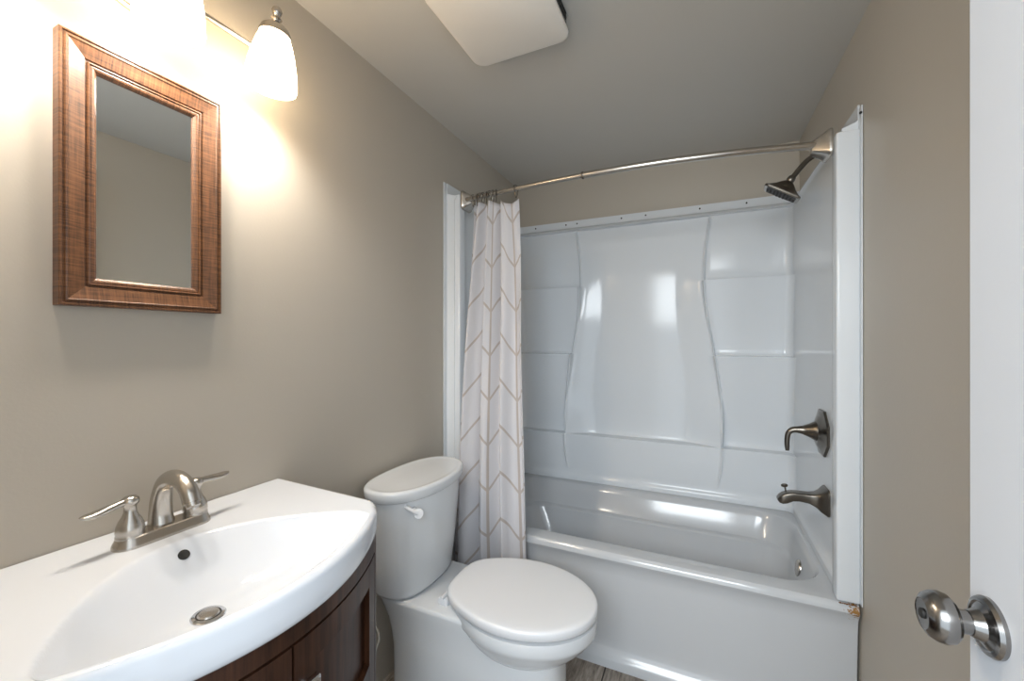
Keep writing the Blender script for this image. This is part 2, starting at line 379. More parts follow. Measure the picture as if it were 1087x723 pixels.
for z in zs:
    row = []
    tw = tower(z); h = ridge_half(z); lp = lip(z)
    base = interp(z, [0.45, 0.476, 0.487, 0.497, 2.2], [0.012, 0.012, 0.005, 0, 0])
    db = base + (tw * sm((1.96 - z) / 0.03) + lp if z > 1.93 else tw)     # depth of the tower face here
    flat = sm((z - 1.938) / 0.02)
    def side_x(right):
        full = XR if right else XL; wall = W - 0.0065 if right else 0.0065
        b0 = interp(z, [0.45, 0.484, 0.494, 0.53, 2.2], [0.014, 0.014, 0.006, 0, 0]) + 0.010 * math.exp(-((z - 1.936) / 0.008) ** 2)
        full = full - b0 if right else full + b0
        return full * (1 - flat) + wall * flat
    def fillet(right):
        xs_ = side_x(right); out = []
        sgn = -1 if right else 1
        for k in range(9):
            a = PI / 2 * k / 8
            out.append((xs_ + sgn * CR * (1 - math.cos(a)), YBK - db - CR * (1 - math.sin(a)), z))
        return out
    fl_, fr_ = fillet(False), fillet(True)
    y1_ = YBK - db - CR
    for k in range(40): row.append((side_x(False), yfr + (y1_ - yfr) * k / 40, z))
    row += fl_
    xa_, xb_ = fl_[-1][0], fr_[-1][0]
    for x in xcols(z, xa_, xb_)[1:-1]:
        s_ = x - RC; ds = abs(s_) - h
        if z > 1.93:
            k = sm((1.96 - z) / 0.03); d = tw * k + lp
        else:
            k = sm((ds + 0.006) / 0.006)
            cz = centre(z, s_ / h)
            d = cz * (1 - k) + tw * k
            fade = sm((z - 0.500) / 0.06) * sm((1.945 - z) / 0.05)
            top = max(cz, tw) if z >= 0.7215 else d
            bead = math.exp(-(ds / 0.0058) ** 2) * fade
            d = d * (1 - bead) + (max(d, min(top, 0.080)) + 0.009) * bead
        row.append((x, YBK - d - base, z))
    row += fr_[::-1]
    for k in range(39, -1, -1): row.append((side_x(True), yfr + (y1_ - yfr) * k / 40, z))
    rows.append(row)
sd.grid(rows)
# closing rim along the top and the front edges, so the shell has thickness
n = len(rows[0]); top = rows[-1]
outer = []
for x, y, z in top:
    if y <= YBK - 0.040 or not 0.03 < x < 1.50: outer.append((0.002 if x < 0.7 else W - 0.002, min(y + (0.02 if y > YBK - 0.04 else 0), D - 0.001), z))
    else: outer.append((x, D - 0.001, z))
sd.grid([top, outer])
for j in (0, n - 1):
    xw = 0.002 if j == 0 else W - 0.002
    sd.grid([[r[j] for r in rows], [(xw, r[j][1], r[j][2]) for r in rows]])
sur = tag(sd.build('tub_surround', M['acrylic'], loc=(0.765, 2.0, ZB), angle=50, flipcheck=True), 'glossy white moulded tub surround with shelf towers around the bathtub', 'tub surround')
for nm, xa, xb, xw, yy in (('left', 0.004, 0.072, 0.001, 1.604), ('right', 1.466, W - 0.004, W - 0.001, 1.584)):
    q = MB()
    zt = 1.947 if nm == 'left' else 1.925
    q.box((xa, yy, 0.4545), (xb, yy + 0.052, zt), 0.006, 3)
    # thin wall flange behind the column
    q.box((min(xw, xw + (0.004 if nm == 'left' else -0.004)), 1.574, 0.4545), (max(xw, xw + (0.004 if nm == 'left' else -0.004)), 1.612, 2.003 if nm == 'left' else 1.992), 0.001, 1)
    q.build('front_column', M['acrylic'], sur)
for x in (0.13, 0.33, 0.40, 0.665, 0.80, 1.08, 1.30):
    MB().lathe([(0.0045, 0), (0.0045, 0.003), (0.0025, 0.004), (0, 0.004)], (x, YBK - 0.0025, 1.984), (0, -1, 0), 12).build('screw', M['black'], sur)
for x, y, z in ((W - 0.006, 1.577, 1.968),):
    MB().lathe([(0.004, 0), (0.004, 0.003), (0.0, 0.004)], (x, y, z), (-0.3, -1, 0), 12).build('screw', M['black'], sur)
# rusty bead under the right column
rb = MB(); random.seed(9)
pts = [(1.470 + 0.046 * k / 24, 1.580 - 0.0012, 0.4535 + random.uniform(-0.0014, 0.0006)) for k in range(25)]
rb.tube(pts, [random.uniform(0.0010, 0.0026) for _ in pts], 8)
o = rb.build('rusty_sealant', M['rust'], sur); o['label'] = 'rust brown bead of old sealant at the foot of the right column'
# shadow gap of torn caulk beside the tub
random.seed(3)

# ------------------------------------------------------------------ shower curtain rod
rod = thing('curtain_rod', (0.765, 1.60, 1.92), 'curved brushed nickel shower curtain rod spanning the tub alcove', 'curtain rod')
rp = spline([(0.074, 1.640, 1.924), (0.114, 1.622, 1.922), (0.361, 1.590, 1.9205), (0.585, 1.572, 1.920), (0.774, 1.566, 1.919), (0.942, 1.570, 1.919), (1.098, 1.583, 1.918), (1.244, 1.603, 1.917), (1.40, 1.634, 1.916), (1.462, 1.650, 1.915)], 8)
cut = 27
MB().tube(rp[:cut + 1], 0.0105, 20).build('rod_tube', M['nickel'], rod)
MB().tube(rp[cut:], 0.0125, 20).build('rod_tube', M['nickel'], rod)
def flange(x, y, z, sx, L_):
    q = MB(); R_ = []
    for t, r in ((0, 0.044), (0.05, 0.047), (0.16, 0.047), (0.22, 0.046), (0.45, 0.037), (0.72, 0.0275), (0.95, 0.021), (1.0, 0.019)):
        R_.append([(x + sx * t * L_, y + a * r, z + b * r) for a, b in rr8])
    q.loft(R_); return q
rr8 = []
for i in range(4):
    a0 = PI / 4 + i * PI / 2
    cx, cy = math.cos(a0), math.sin(a0)
    for k in range(5):
        a = a0 - PI / 4 + PI / 2 * k / 4
        rr8.append((cx * 0.85 * 1.0 + 0.33 * math.cos(a), cy * 0.85 + 0.33 * math.sin(a)))
flange(0.0725, 1.650, 1.922, 1, 0.048).build('flange', M['nickel'], rod, angle=35)
flange(1.4655, 1.650, 1.912, -1, 0.052).build('flange', M['nickel'], rod, angle=35)
MB().lathe([(0.0135, -0.004), (0.0142, -0.003), (0.0142, 0.003), (0.0135, 0.004)], rp[cut], tuple(rp[cut + 1] - rp[cut]), 20).build('joint_collar', M['dimmed_nickel'], rod)
def rod_at(x):
    for i in range(len(rp) - 1):
        if rp[i].x <= x <= rp[i + 1].x:
            t = (x - rp[i].x) / (rp[i + 1].x - rp[i].x); return rp[i].lerp(rp[i + 1], t)
# curtain rings: an open wire hook over the rod with a lower hook for the cloth
def ring_mesh():
    q = MB(); pts = []
    for k in range(21):
        a = math.radians(-60 + 300 * k / 20); pts.append((0, 0.0152 * math.cos(a), 0.0152 * math.sin(a)))
    pts = [(0, 0.002, -0.036), (0, 0.006, -0.030), (0, 0.009, -0.022)] + pts
    pts += [(0, -0.007, -0.024), (0, -0.004, -0.034), (0, 0.001, -0.039), (0, 0.004, -0.036)]
    q.tube(pts, 0.0017, 8)
    for a in (40, 90, 140): q.lathe([(0.0, -0.0022), (0.0028, 0), (0.0, 0.0022)], (0, 0.0157 * math.cos(math.radians(a)), 0.0157 * math.sin(math.radians(a))), (1, 0, 0), 10)
    return q
ringx = [0.135, 0.158, 0.176, 0.192, 0.210, 0.228, 0.245, 0.262, 0.362]
r0 = None
for i, x in enumerate(ringx):
    p = rod_at(x)
    lab = ('bronze curtain ring standing apart from the bunch at the free corner of the curtain' if i == len(ringx) - 1 else 'bronze curtain ring in the bunch on the rod above the gathered curtain')
    if r0 is None:
        r0 = ring_mesh().build('curtain_ring', M['dimmed_nickel'], loc=(0, 0, 0)); o = r0
    else:
        o = r0.copy(); C.objects.link(o)
    o.location = p; o.rotation_euler = (0, 0, 0.35 * math.sin(i * 2.1))
    tag(o, lab, 'curtain ring', 'curtain rings on the shower rod')

# ------------------------------------------------------------------ shower curtain
cu = MB(); NU, NV = 220, 90
ZC0, ZC1 = 0.10, 1.882
def cur(u, v):
    """u 0..1 across the gathered cloth, v 0 (top) .. 1 (bottom)"""
    z_top = 1.882
    # last panel hangs from the single ring and sags between the hooks
    if u > 0.70:
        t = (u - 0.70) / 0.30; sag = -0.020 * math.sin(PI * t) + 0.006 * t
    else:
        sag = 0.006 * math.cos(u / 0.70 * 2 * PI * 3.0)
    z = z_top + sag * (1 - sm(v / 0.12)) - (z_top - ZC0) * v
    xl = cinterp(v, [0, 0.1, 0.22, 0.45, 0.7, 1.0], [0.140, 0.128, 0.113, 0.088, 0.072, 0.066])
    xr = cinterp(v, [0, 0.1, 0.22, 0.45, 0.7, 1.0], [0.366, 0.379, 0.391, 0.408, 0.430, 0.458])
    # a wide smooth last panel near the free edge at the top
    g = u + 0.035 * math.sin(2 * PI * 3.5 * u + 0.8) * (0.5 + 0.5 * v)
    wv = 1 - v
    gx = g if g < 0 else g
    x = xl + (xr - xl) * (gx * (0.90 + 0.10 * v) + (1 - (0.90 + 0.10 * v)) * gx ** 3)
    yc = interp(z, [0, 0.42, 0.62, 1.88, 2], [1.545, 1.545, 1.553, 1.608, 1.608])
    A = interp(v, [0, 0.05, 0.3, 1.0], [0.018, 0.024, 0.030, 0.029])
    ph = 2 * PI * (3.6 * u ** 1.05) + 0.5 + 0.45 * math.sin(v * 3.0)
    y = yc + A * math.sin(ph) * (1 - (0.95 - 0.45 * sm(v / 0.35)) * sm((u - 0.70) / 0.14)) + 0.005 * math.sin(2 * PI * 8.3 * u + 5 * v) * (1 - sm((u - 0.8) / 0.2)) + 0.003 * math.sin(11 * v + 7 * u)
    if u > 0.72:
        t = (u - 0.72) / 0.28; y += (0.010 * t * (1 - v)) - 0.010 * math.sin(PI * t) * sm(1 - v * 2)
    return (x, y, z)
rows = [[cur(j / NU, i / NV) for j in range(NU + 1)] for i in range(NV + 1)]
cu.grid(rows)
arc = [0.0]
mid = rows[NV // 2]
for j in range(NU): arc.append(arc[-1] + (Vector(mid[j + 1]) - Vector(mid[j])).length)
cu.uv = [(arc[j] + 0.040, rows[i][j][2] + 0.02) for i in range(NV + 1) for j in range(NU + 1)]
curtain = cu.build('shower_curtain', M['curtain'], loc=(0.25, 1.57, ZC1), angle=180, flipcheck=False)
md = curtain.modifiers.new('thickness', 'SOLIDIFY'); md.thickness = 0.0012
tag(curtain, 'white shower curtain with taupe chevron lines gathered at the left end of the rod', 'shower curtain')

# ------------------------------------------------------------------ shower head, valve, spout
sh = thing('wall_shower', (1.49, 1.85, 1.972), 'square shade-darkened nickel shower head on a bent arm under the rod', 'shower head')
arm_p = spline([(1.526, 1.85, 1.976), (1.480, 1.85, 1.967), (1.448, 1.85, 1.950), (1.425, 1.85, 1.926), (1.398, 1.85, 1.891)], 6)
MB().tube(arm_p, 0.0095, 18).build('shower_arm', M['dimmed_nickel'], sh)
MB().lathe([(0.030, -0.0), (0.030, 0.004), (0.024, 0.010), (0.012, 0.013)], (1.5262, 1.85, 1.976), (-1, 0, 0), 28).build('arm_flange', M['dimmed_nickel'], sh)
ax = Vector((-0.034, 0.011, -0.054)).normalized()
jc = Vector((1.391, 1.85, 1.882))
MB().lathe([(0.009, -0.016), (0.013, -0.012), (0.0145, 0), (0.013, 0.008), (0.010, 0.012)], jc, tuple(ax), 20).build('swivel_joint', M['dimmed_nickel'], sh)
bu = (Vector((0, 1, 0)) - ax * ax.y).normalized(); bv = ax.cross(bu)
def sq(c, r, k=0.28):
    out = []
    for i in range(4):
        a0 = PI / 4 + i * PI / 2
        cx, cy = math.copysign(1, math.cos(a0)) * (1 - k), math.copysign(1, math.sin(a0)) * (1 - k)
        for q in range(6):
            a = a0 - PI / 4 + PI / 2 * q / 5
            out.append(c + (bu * (cx + k * math.cos(a)) + bv * (cy + k * math.sin(a))) * r)
    return out
q = MB(); q.loft([sq(jc + ax * h, r, k) for h, r, k in ((0.006, 0.013, 0.9), (0.012, 0.020, 0.4), (0.020, 0.028, 0.25), (0.030, 0.037, 0.2), (0.040, 0.050, 0.2), (0.047, 0.061, 0.2), (0.050, 0.0655, 0.2), (0.056, 0.066, 0.2), (0.058, 0.063, 0.2))])
q.build('spray_head', M['dimmed_nickel'], sh, angle=25)
q = MB(); q.loft([sq(jc + ax * h, r, 0.2) for h, r in ((0.056, 0.056), (0.0595, 0.054))])
for i in range(-4, 5):
    for j in range(-4, 5):
        if i * i + j * j > 17: continue
        c = jc + ax * 0.059 + bu * i * 0.0125 + bv * j * 0.0125
        q.lathe([(0.0035, 0), (0.003, 0.002), (0, 0.0022)], c, tuple(ax), 8)
o = q.build('spray_face', M['black'], sh); o['label'] = 'dark spray face dotted with nozzles'

vy, vz = 1.846, 0.930; VX = 1.4925
va = thing('shower_valve', (VX, vy, vz), 'shade-darkened nickel shower valve with a curved lever on the right panel above the spout', 'shower valve')
def octo(x, r, c=0.42, ry=1.0, sc=1.0):
    pts = [(1, c), (c, 1), (-c, 1), (-1, c), (-1, -c), (-c, -1), (c, -1), (1, -c)]
    return [(x, vy + a * r * ry, vz + b * r) for a, b in pts]
MB().loft([octo(VX - h, r) for h, r in ((-0.001, 0.082), (0.006, 0.083), (0.009, 0.080), (0.013, 0.062), (0.021, 0.048), (0.024, 0.040))]).build('escutcheon', M['dimmed_nickel'], va, angle=20)
MB().lathe([(0.038, 0.018), (0.037, 0.024), (0.030, 0.036), (0.024, 0.047), (0.019, 0.058), (0.0175, 0.063)], (VX, vy, vz + 0.004), (-1, 0, 0), 32).build('valve_stem', M['dimmed_nickel'], va)
lp = spline([(VX - 0.058, vy, vz + 0.004), (VX - 0.078, vy, vz + 0.004), (VX - 0.096, vy, vz + 0.001), (VX - 0.108, vy, vz - 0.010), (VX - 0.1125, vy, vz - 0.028), (VX - 0.1135, vy, vz - 0.050), (VX - 0.1125, vy, vz - 0.078)], 6)
MB().tube(lp, [interp(i / (len(lp) - 1), [0, 0.2, 0.5, 0.9, 1], [0.0175, 0.0125, 0.0095, 0.0085, 0.0065]) for i in range(len(lp))], 16).build('lever', M['dimmed_nickel'], va)

py, pz = 1.80, 0.692
sp = thing('tub_spout', (VX, py, pz), 'shade-darkened nickel tub spout with pull-up diverter on the right panel', 'tub spout')
q = MB(); R_ = []
prof = [  # distance from panel, top z, bottom z, half width
 (0.0, 0.050, -0.046, 0.043), (0.006, 0.050, -0.046, 0.043), (0.010, 0.046, -0.043, 0.040), (0.022, 0.034, -0.036, 0.032), (0.036, 0.026, -0.022, 0.026), (0.055, 0.022, -0.012, 0.023), (0.085, 0.022, -0.009, 0.022), (0.105, 0.021, -0.012, 0.0215), (0.122, 0.017, -0.022, 0.021), (0.136, 0.010, -0.026, 0.020), (0.146, 0.001, -0.024, 0.018), (0.152, -0.008, -0.017, 0.014)]
for d, t, b, w_ in prof:
    c = (t + b) / 2; hh = (t - b) / 2; k = 0.35
    rg = []
    for i in range(4):
        a0 = PI / 4 + i * PI / 2
        cx, cy = math.copysign(1 - k, math.cos(a0)), math.copysign(1 - k, math.sin(a0))
        for s_ in range(5):
            a = a0 - PI / 4 + PI / 2 * s_ / 4
            rg.append((VX - d, py + (cx + k * math.cos(a)) * w_, pz + c + (cy + k * math.sin(a)) * hh))
    R_.append(rg)
q.loft(R_); q.build('spout_body', M['dimmed_nickel'], sp, angle=35)
q = MB(); q.tube([(VX - 0.124, py, pz + 0.012), (VX - 0.128, py, pz + 0.034)], 0.0028, 10)
q.lathe([(0.003, 0), (0.0105, 0.004), (0.0115, 0.008), (0.008, 0.012), (0, 0.013)], (VX - 0.128, py, pz + 0.032), (-0.2, 0, 1), 18)
q.build('diverter_knob', M['dimmed_nickel'], sp)

# ------------------------------------------------------------------ toilet
TY = 1.215
def egg(xb, xf, hw, z, wb=None, eb=3.2, n=64, xm=None, ef=2.0):
    """outline seen from above: squarish back, elliptical front; xm = x of greatest width"""
    xm = xm if xm is not None else xb + (xf - xb) * 0.42
    out = []
    for k in range(n):
        a = 2 * PI * k / n; c, s_ = math.cos(a), math.sin(a)
        if c >= 0:
            x = xm + (xf - xm) * abs(c) ** (2 / ef); y = hw * math.copysign(abs(s_) ** (2 / ef), s_)
        else:
            t = abs(c) ** (2 / eb); x = xm - (xm - xb) * t; y = hw * math.copysign(abs(s_) ** (2 / eb), s_)
            if wb is not None: y *= 1 - (1 - wb / hw) * sm(t)
        out.append((x, TY + y, z))
    return out
to = thing('toilet', (0.30, TY, 0), 'white two-piece toilet with closed lid between the vanity and the bathtub', 'toilet')
# skirted pedestal carrying the tank
q = MB()
def ped(xb, hwb, z, off=0.0, xf=0.690, hw=0.134): return egg(xb + off, xf - off, hw - off, z, hwb - off, 6.5, 96, 0.36, 2.9)
q.loft([ped(0.090, 0.112, 0.0, -0.004), ped(0.090, 0.112, 0.02), ped(0.090, 0.112, 0.14), ped(0.088, 0.114, 0.22), ped(0.082, 0.119, 0.27), ped(0.072, 0.128, 0.32), ped(0.056, 0.140, 0.365, 0, 0.67, 0.140), ped(0.044, 0.148, 0.393, 0, 0.65, 0.143), ped(0.042, 0.149, 0.400, 0, 0.64, 0.143), ped(0.042, 0.149, 0.405, 0.003, 0.62, 0.142), ped(0.042, 0.149, 0.407, 0.009, 0.60, 0.142)])
q.build('pedestal', M['porcelain'], to, angle=50)
# round bowl in front of it
q = MB()
def bw(xb, xf, hw, z, wb): return egg(xb, xf, hw, z, wb, 2.8, 96, 0.545)
q.loft([bw(0.42, 0.66, 0.075, 0.262, 0.06), bw(0.39, 0.690, 0.105, 0.285, 0.08), bw(0.36, 0.722, 0.132, 0.310, 0.10), bw(0.345, 0.750, 0.153, 0.335, 0.115), bw(0.332, 0.771, 0.168, 0.358, 0.125), bw(0.326, 0.783, 0.177, 0.374, 0.133), bw(0.322, 0.789, 0.1825, 0.382, 0.140), bw(0.320, 0.791, 0.1850, 0.391, 0.143), bw(0.320, 0.791, 0.1855, 0.414, 0.143), bw(0.322, 0.789, 0.1835, 0.4215, 0.141), bw(0.332, 0.779, 0.174, 0.4235, 0.132)])
q.build('bowl', M['porcelain'], to, angle=60)
# tank
def oval(xb, xf, hw, z, eb=2.5, ef=2.15):
    return egg(xb, xf, hw, z, None, eb, 80, xb + (xf - xb) * 0.47, ef)
q = MB()
q.loft([oval(0.052, 0.208, 0.148, 0.4085, 3.5, 2.4), oval(0.043, 0.219, 0.160, 0.4125, 3.5, 2.4), oval(0.040, 0.226, 0.166, 0.425, 3.4, 2.4), oval(0.034, 0.238, 0.184, 0.55, 3.0, 2.3), oval(0.027, 0.249, 0.203, 0.70, 2.7, 2.2), oval(0.024, 0.252, 0.209, 0.750)])
q.build('tank', M['porcelain'], to, angle=60)
q = MB()
q.loft([oval(0.030, 0.249, 0.206, 0.7485), oval(0.021, 0.260, 0.2165, 0.7495), oval(0.018, 0.264, 0.2205, 0.753), oval(0.015, 0.267, 0.2225, 0.777), oval(0.017, 0.265, 0.221, 0.783), oval(0.022, 0.260, 0.216, 0.7865), oval(0.029, 0.253, 0.2085, 0.787), oval(0.036, 0.246, 0.2015, 0.7845), oval(0.05, 0.232, 0.187, 0.7830), oval(0.09, 0.19, 0.13, 0.7822)])
q.build('tank_lid', M['porcelain'], to, angle=60)
# flush lever: a short arm ending in a round paddle
q = MB(); A_ = Vector((0.206, 1.052, 0.736)); B_ = Vector((0.248, 1.068, 0.712))
q.tube(spline([A_, A_.lerp(B_, 0.35) + Vector((0.004, -0.004, 0)), A_.lerp(B_, 0.7) + Vector((0.003, -0.003, 0)), B_], 5), 0.0062, 14)
q.lathe([(0.0, -0.006), (0.012, -0.006), (0.0160, -0.003), (0.0165, 0.001), (0.0145, 0.0040), (0.0, 0.0052)], B_ + Vector((0, 0.003, -0.002)), (0.60, -0.72, 0.22), 26)
q.tube([(0.216, 1.090, 0.718), (0.236, 1.064, 0.720)], 0.0075, 14)
q.build('flush_lever', M['plastic'], to)
# seat ring and lid
SX0, SX1, SHW = 0.310, 0.794, 0.1875
def lidring(off, z): return egg(SX0 + off, SX1 - off, SHW - off, z, max(0.148 - off, 0.02), 3.4, 96, 0.545)
q = MB(); q.loft([lidring(0.026, 0.4232), lidring(0.024, 0.4245), lidring(0.024, 0.4340), lidring(0.026, 0.4350)])
q.build('seat', M['plastic'], to, angle=50)
q = MB(); q.loft([lidring(*a) for a in ((0.003, 0.4345), (0.001, 0.4347), (0.0, 0.4358), (0.0, 0.4535), (0.0012, 0.4575), (0.004, 0.4605), (0.009, 0.4625), (0.020, 0.4635), (0.06, 0.4642), (0.12, 0.4645), (0.17, 0.4645))])
q.build('seat_lid', M['plastic'], to, angle=50)
for s_ in (-1, 1):
    q = MB(); q.box((0.294, TY + s_ * 0.092 - 0.012, 0.4062), (0.330, TY + s_ * 0.092 + 0.012, 0.428), 0.003, 2)
    q.tube([(0.312, TY + s_ * 0.092 - 0.018, 0.4315), (0.312, TY + s_ * 0.092 + 0.018, 0.4315)], 0.0065, 14)
    q.build('seat_hinge', M['plastic'], to)
# water supply
su = thing('supply_hose', (0.05, 1.03, 0.11), 'braided water supply hose looping from the wall to the toilet tank', 'hose')
hp = spline([(0.045, 1.020, 0.115), (0.070, 1.030, 0.110), (0.088, 1.040, 0.135), (0.092, 1.036, 0.190), (0.092, 1.044, 0.235), (0.086, 1.068, 0.262), (0.052, 1.082, 0.300), (0.028, 1.110, 0.350), (0.024, 1.150, 0.400), (0.030, 1.190, 0.450)], 6)
MB().tube(hp, 0.0055, 12).build('hose', M['hose'], su)
q = MB(); q.lathe([(0.028, 0), (0.028, 0.003), (0.012, 0.008), (0.010, 0.034)], (0.0, 1.020, 0.115), (1, 0, 0), 20)
q.lathe([(0.009, -0.02), (0.014, -0.018), (0.014, 0.008), (0.009, 0.010)], (0.042, 1.015, 0.115), (0, -1, 0), 16); q.build('stop_valve', M['chrome'], su)

# ------------------------------------------------------------------ vanity cabinet
VY = 0.452
def bow(dy): return 0.495 - 1.15 * dy * dy
cab = thing('vanity_cabinet', (0.23, VY, 0), 'bow-fronted espresso vanity cabinet under the white sink top', 'vanity cabinet')
HC = 0.290
def cf(dy): return bow(dy) - 0.022
def curved(q, d0, d1, z0, z1, o0, o1, n=14):
    """a slab following the bow front: dy range, z range, offsets from the front face"""
    R_ = []
    for k in range(n + 1):
        dy = d0 + (d1 - d0) * k / n; x = cf(dy)
        R_.append([(x + o0, VY + dy, z0), (x + o1, VY + dy, z0), (x + o1, VY + dy, z1), (x + o0, VY + dy, z1)])
    q.loft(R_); return q
q = MB(); R_ = []
# body with bowed front
def body(z0, z1, inset):
    pts = [(0.004, VY - HC)] + [(cf(-HC + 2 * HC * k / 24) - inset, VY - HC + 2 * HC * k / 24) for k in range(25)] + [(0.004, VY + HC)]
    return [[(x, y, z) for x, y in pts] for z in (z0, z1)]
q.loft(body(0.10, 0.772, 0.022)); q.loft(body(0.0, 0.099, 0.075))
for s_ in (-1, 1): q.box((0.004, VY + s_ * (HC - 0.009) - 0.009, 0.7715), (0.372, VY + s_ * (HC - 0.009) + 0.009, 0.8165))
q.build('carcass', M['espresso'], cab, smooth=False)
q = MB(); curved(q, -HC, HC, 0.779, 0.8165, -0.022, 0.0, 28); q.build('top_rail', M['espresso'], cab, angle=30)
for s_ in (-1, 1):
    q = MB(); a, b = sorted((s_ * HC, s_ * (HC - 0.014))); curved(q, a, b, 0.10, 0.779, -0.022, 0.0, 2); q.build('side_stile', M['espresso'], cab, angle=30)
for s_ in (-1, 1):
    a, b = sorted((s_ * 0.0025, s_ * (HC - 0.0165)))
    st = 0.040
    q = MB()
    curved(q, a, a + st, 0.115, 0.774, -0.0215, 0.0, 4); curved(q, b - st, b, 0.115, 0.774, -0.0215, 0.0, 4)
    for z0, z1 in ((0.115, 0.165), (0.505, 0.553), (0.726, 0.774)): curved(q, a + st, b - st, z0, z1, -0.0215, -0.0004, 12)
    dr_ = q.build('door', M['espresso'], cab, angle=30)
    for z0, z1 in ((0.163, 0.507), (0.551, 0.728)):
        q = MB(); curved(q, a + st - 0.001, b - st + 0.001, z0, z1, -0.0212, -0.0155, 12); q.build('door_panel', M['espresso'], dr_, angle=30)
    kx = s_ * 0.022; x = cf(kx)
    q = MB(); q.tube([(x - 0.001, VY + kx, 0.702), (x + 0.014, VY + kx, 0.702)], 0.005, 12)
    q.box((x + 0.012, VY + kx - 0.0125, 0.6895), (x + 0.024, VY + kx + 0.0125, 0.7145), 0.002, 2)
    o = q.build('knob', M['chrome'], dr_); o['label'] = 'square chrome knob'

# ------------------------------------------------------------------ sink top
ZS = 0.885
st = MB(); HW = 0.320; RCN = 0.045
def topx(dy):
    a = abs(dy); x = bow(min(a, 0.30))
    if a > HW - RCN: x -= RCN - math.sqrt(max(0, RCN ** 2 - (a - (HW - RCN)) ** 2))
    return x
BYC, BHW, BDEP = -0.010, 0.262, 0.092
def basin(x, dy):
    q_ = (dy - BYC) / BHW
    if abs(q_) >= 1: return 0.0
    xr = 0.160 + 0.205 * q_ * q_; xf = bow(dy) - 0.0135
    p = (x - xr) / (xf - xr)
    if p <= 0 or p >= 1: return 0.0
    rise = math.sin(min(1, p / 0.44) * PI / 2) ** 1.05
    fall = 1 if p < 0.44 else math.cos((p - 0.44) / 0.56 * PI / 2) ** 1.15
    return BDEP * rise * fall * (1 - abs(q_) ** 2.2) ** 0.85
def deckz(x, dy): return ZS - basin(x, dy)
IN = 0.012
NY, NX = 150, 96
def taper(x, dy): return VY + dy * (1 - 0.05 * x / 0.37)
grid = []
for j in range(NY + 1):
    t = -1 + 2 * j / NY
    dy = (HW - IN) * (math.sin(t * PI / 2) * 0.35 + t * 0.65)
    xf = topx(dy * HW / (HW - IN)) - IN
    grid.append([(xf * i / NX, taper(xf * i / NX, dy), deckz(xf * i / NX, dy)) for i in range(NX + 1)])
st.grid(grid)
bd = [grid[0][i] for i in range(NX + 1)] + [grid[j][NX] for j in range(1, NY + 1)] + [grid[NY][i] for i in range(NX - 1, -1, -1)]
nb = len(bd); nr = []
for k in range(nb):
    a = Vector(bd[max(0, k - 1)]); b = Vector(bd[min(nb - 1, k + 1)]); t = (b - a); t.z = 0; t.normalize(); nr.append(Vector((t.y, -t.x, 0)))
for _ in range(12):                                # soften the normals round the corners
    nr = [nr[0]] + [(nr[k - 1] + nr[k] + nr[k + 1]).normalized() for k in range(1, nb - 1)] + [nr[-1]]
nr = [Vector((0, n_.y, 0)) if bd[k][0] < 0.02 else n_ for k, n_ in enumerate(nr)]
rows = []
for k_ in range(7):
    a = PI / 2 * k_ / 6
    rows.append([(bd[k][0] + nr[k].x * IN * math.sin(a), bd[k][1] + nr[k].y * IN * math.sin(a), ZS - IN * (1 - math.cos(a))) for k in range(nb)])
for off, z in ((IN, 0.850), (IN - 0.002, 0.832), (IN - 0.006, 0.823), (IN - 0.010, 0.8185), (0.0, 0.8175)):
    rows.append([(max(0, bd[k][0] + nr[k].x * off), bd[k][1] + nr[k].y * off, z) for k in range(nb)])
st.grid(rows)
# underside and back edge
st.grid([[(x, y, min(0.8175, z - 0.009)) for x, y, z in r] for r in grid])
back = [grid[j][0] for j in range(NY + 1)]
st.grid([back, [(p[0], p[1], 0.8175) for p in back]])
sink = tag(st.build('vanity_sink', M['sink'], loc=(0.0, VY, 0.8175), angle=60), 'white bow-front ceramic sink top with a wide oval basin on the dark cabinet', 'sink')
for v_ in sink.data.vertices: pass
sink.location.x = 0.002
def surf_n(x, dy):
    e = 0.002; gx = (deckz(x + e, dy) - deckz(x - e, dy)) / (2 * e); gy = (deckz(x, dy + e) - deckz(x, dy - e)) / (2 * e)
    return Vector((-gx, -gy, 1)).normalized()
dx, ddy = 0.298, -0.032; nz = surf_n(dx, ddy); c = Vector((dx + 0.002, taper(dx, ddy), deckz(dx, ddy) + 0.0012))
q = MB(); q.lathe([(0.0258, -0.004), (0.0258, 0.0015), (0.024, 0.003), (0.0188, 0.0035), (0.0178, -0.002), (0.0, -0.002)], c, tuple(nz), 36)
o = q.build('drain', M['chrome'], sink, angle=30); o['label'] = 'chrome drain ring with a pop-up stopper'
MB().lathe([(0.0160, -0.002), (0.0165, 0.0035), (0.0145, 0.006), (0.0, 0.0075)], c, tuple(nz), 32).build('stopper', M['nickel'], o)
MB().lathe([(0.0188, -0.001), (0.0188, 0.0012), (0.0150, 0.0012)], c, tuple(nz), 32).build('drain_gap', M['gap'], o)
ox, ody = 0.182, -0.010; no = surf_n(ox, ody); c = Vector((ox + 0.002, taper(ox, ody), deckz(ox, ody))) + no * 0.0015
q = MB(); q.lathe([(0.0095, -0.002), (0.0095, 0.0008), (0.0085, 0.0015), (0.0078, 0.0010), (0.007, 0.0006), (0, 0.0004)], c, tuple(no), 24)
o = q.build('overflow_hole', M['gap'], sink); o['label'] = 'dark oval overflow hole'

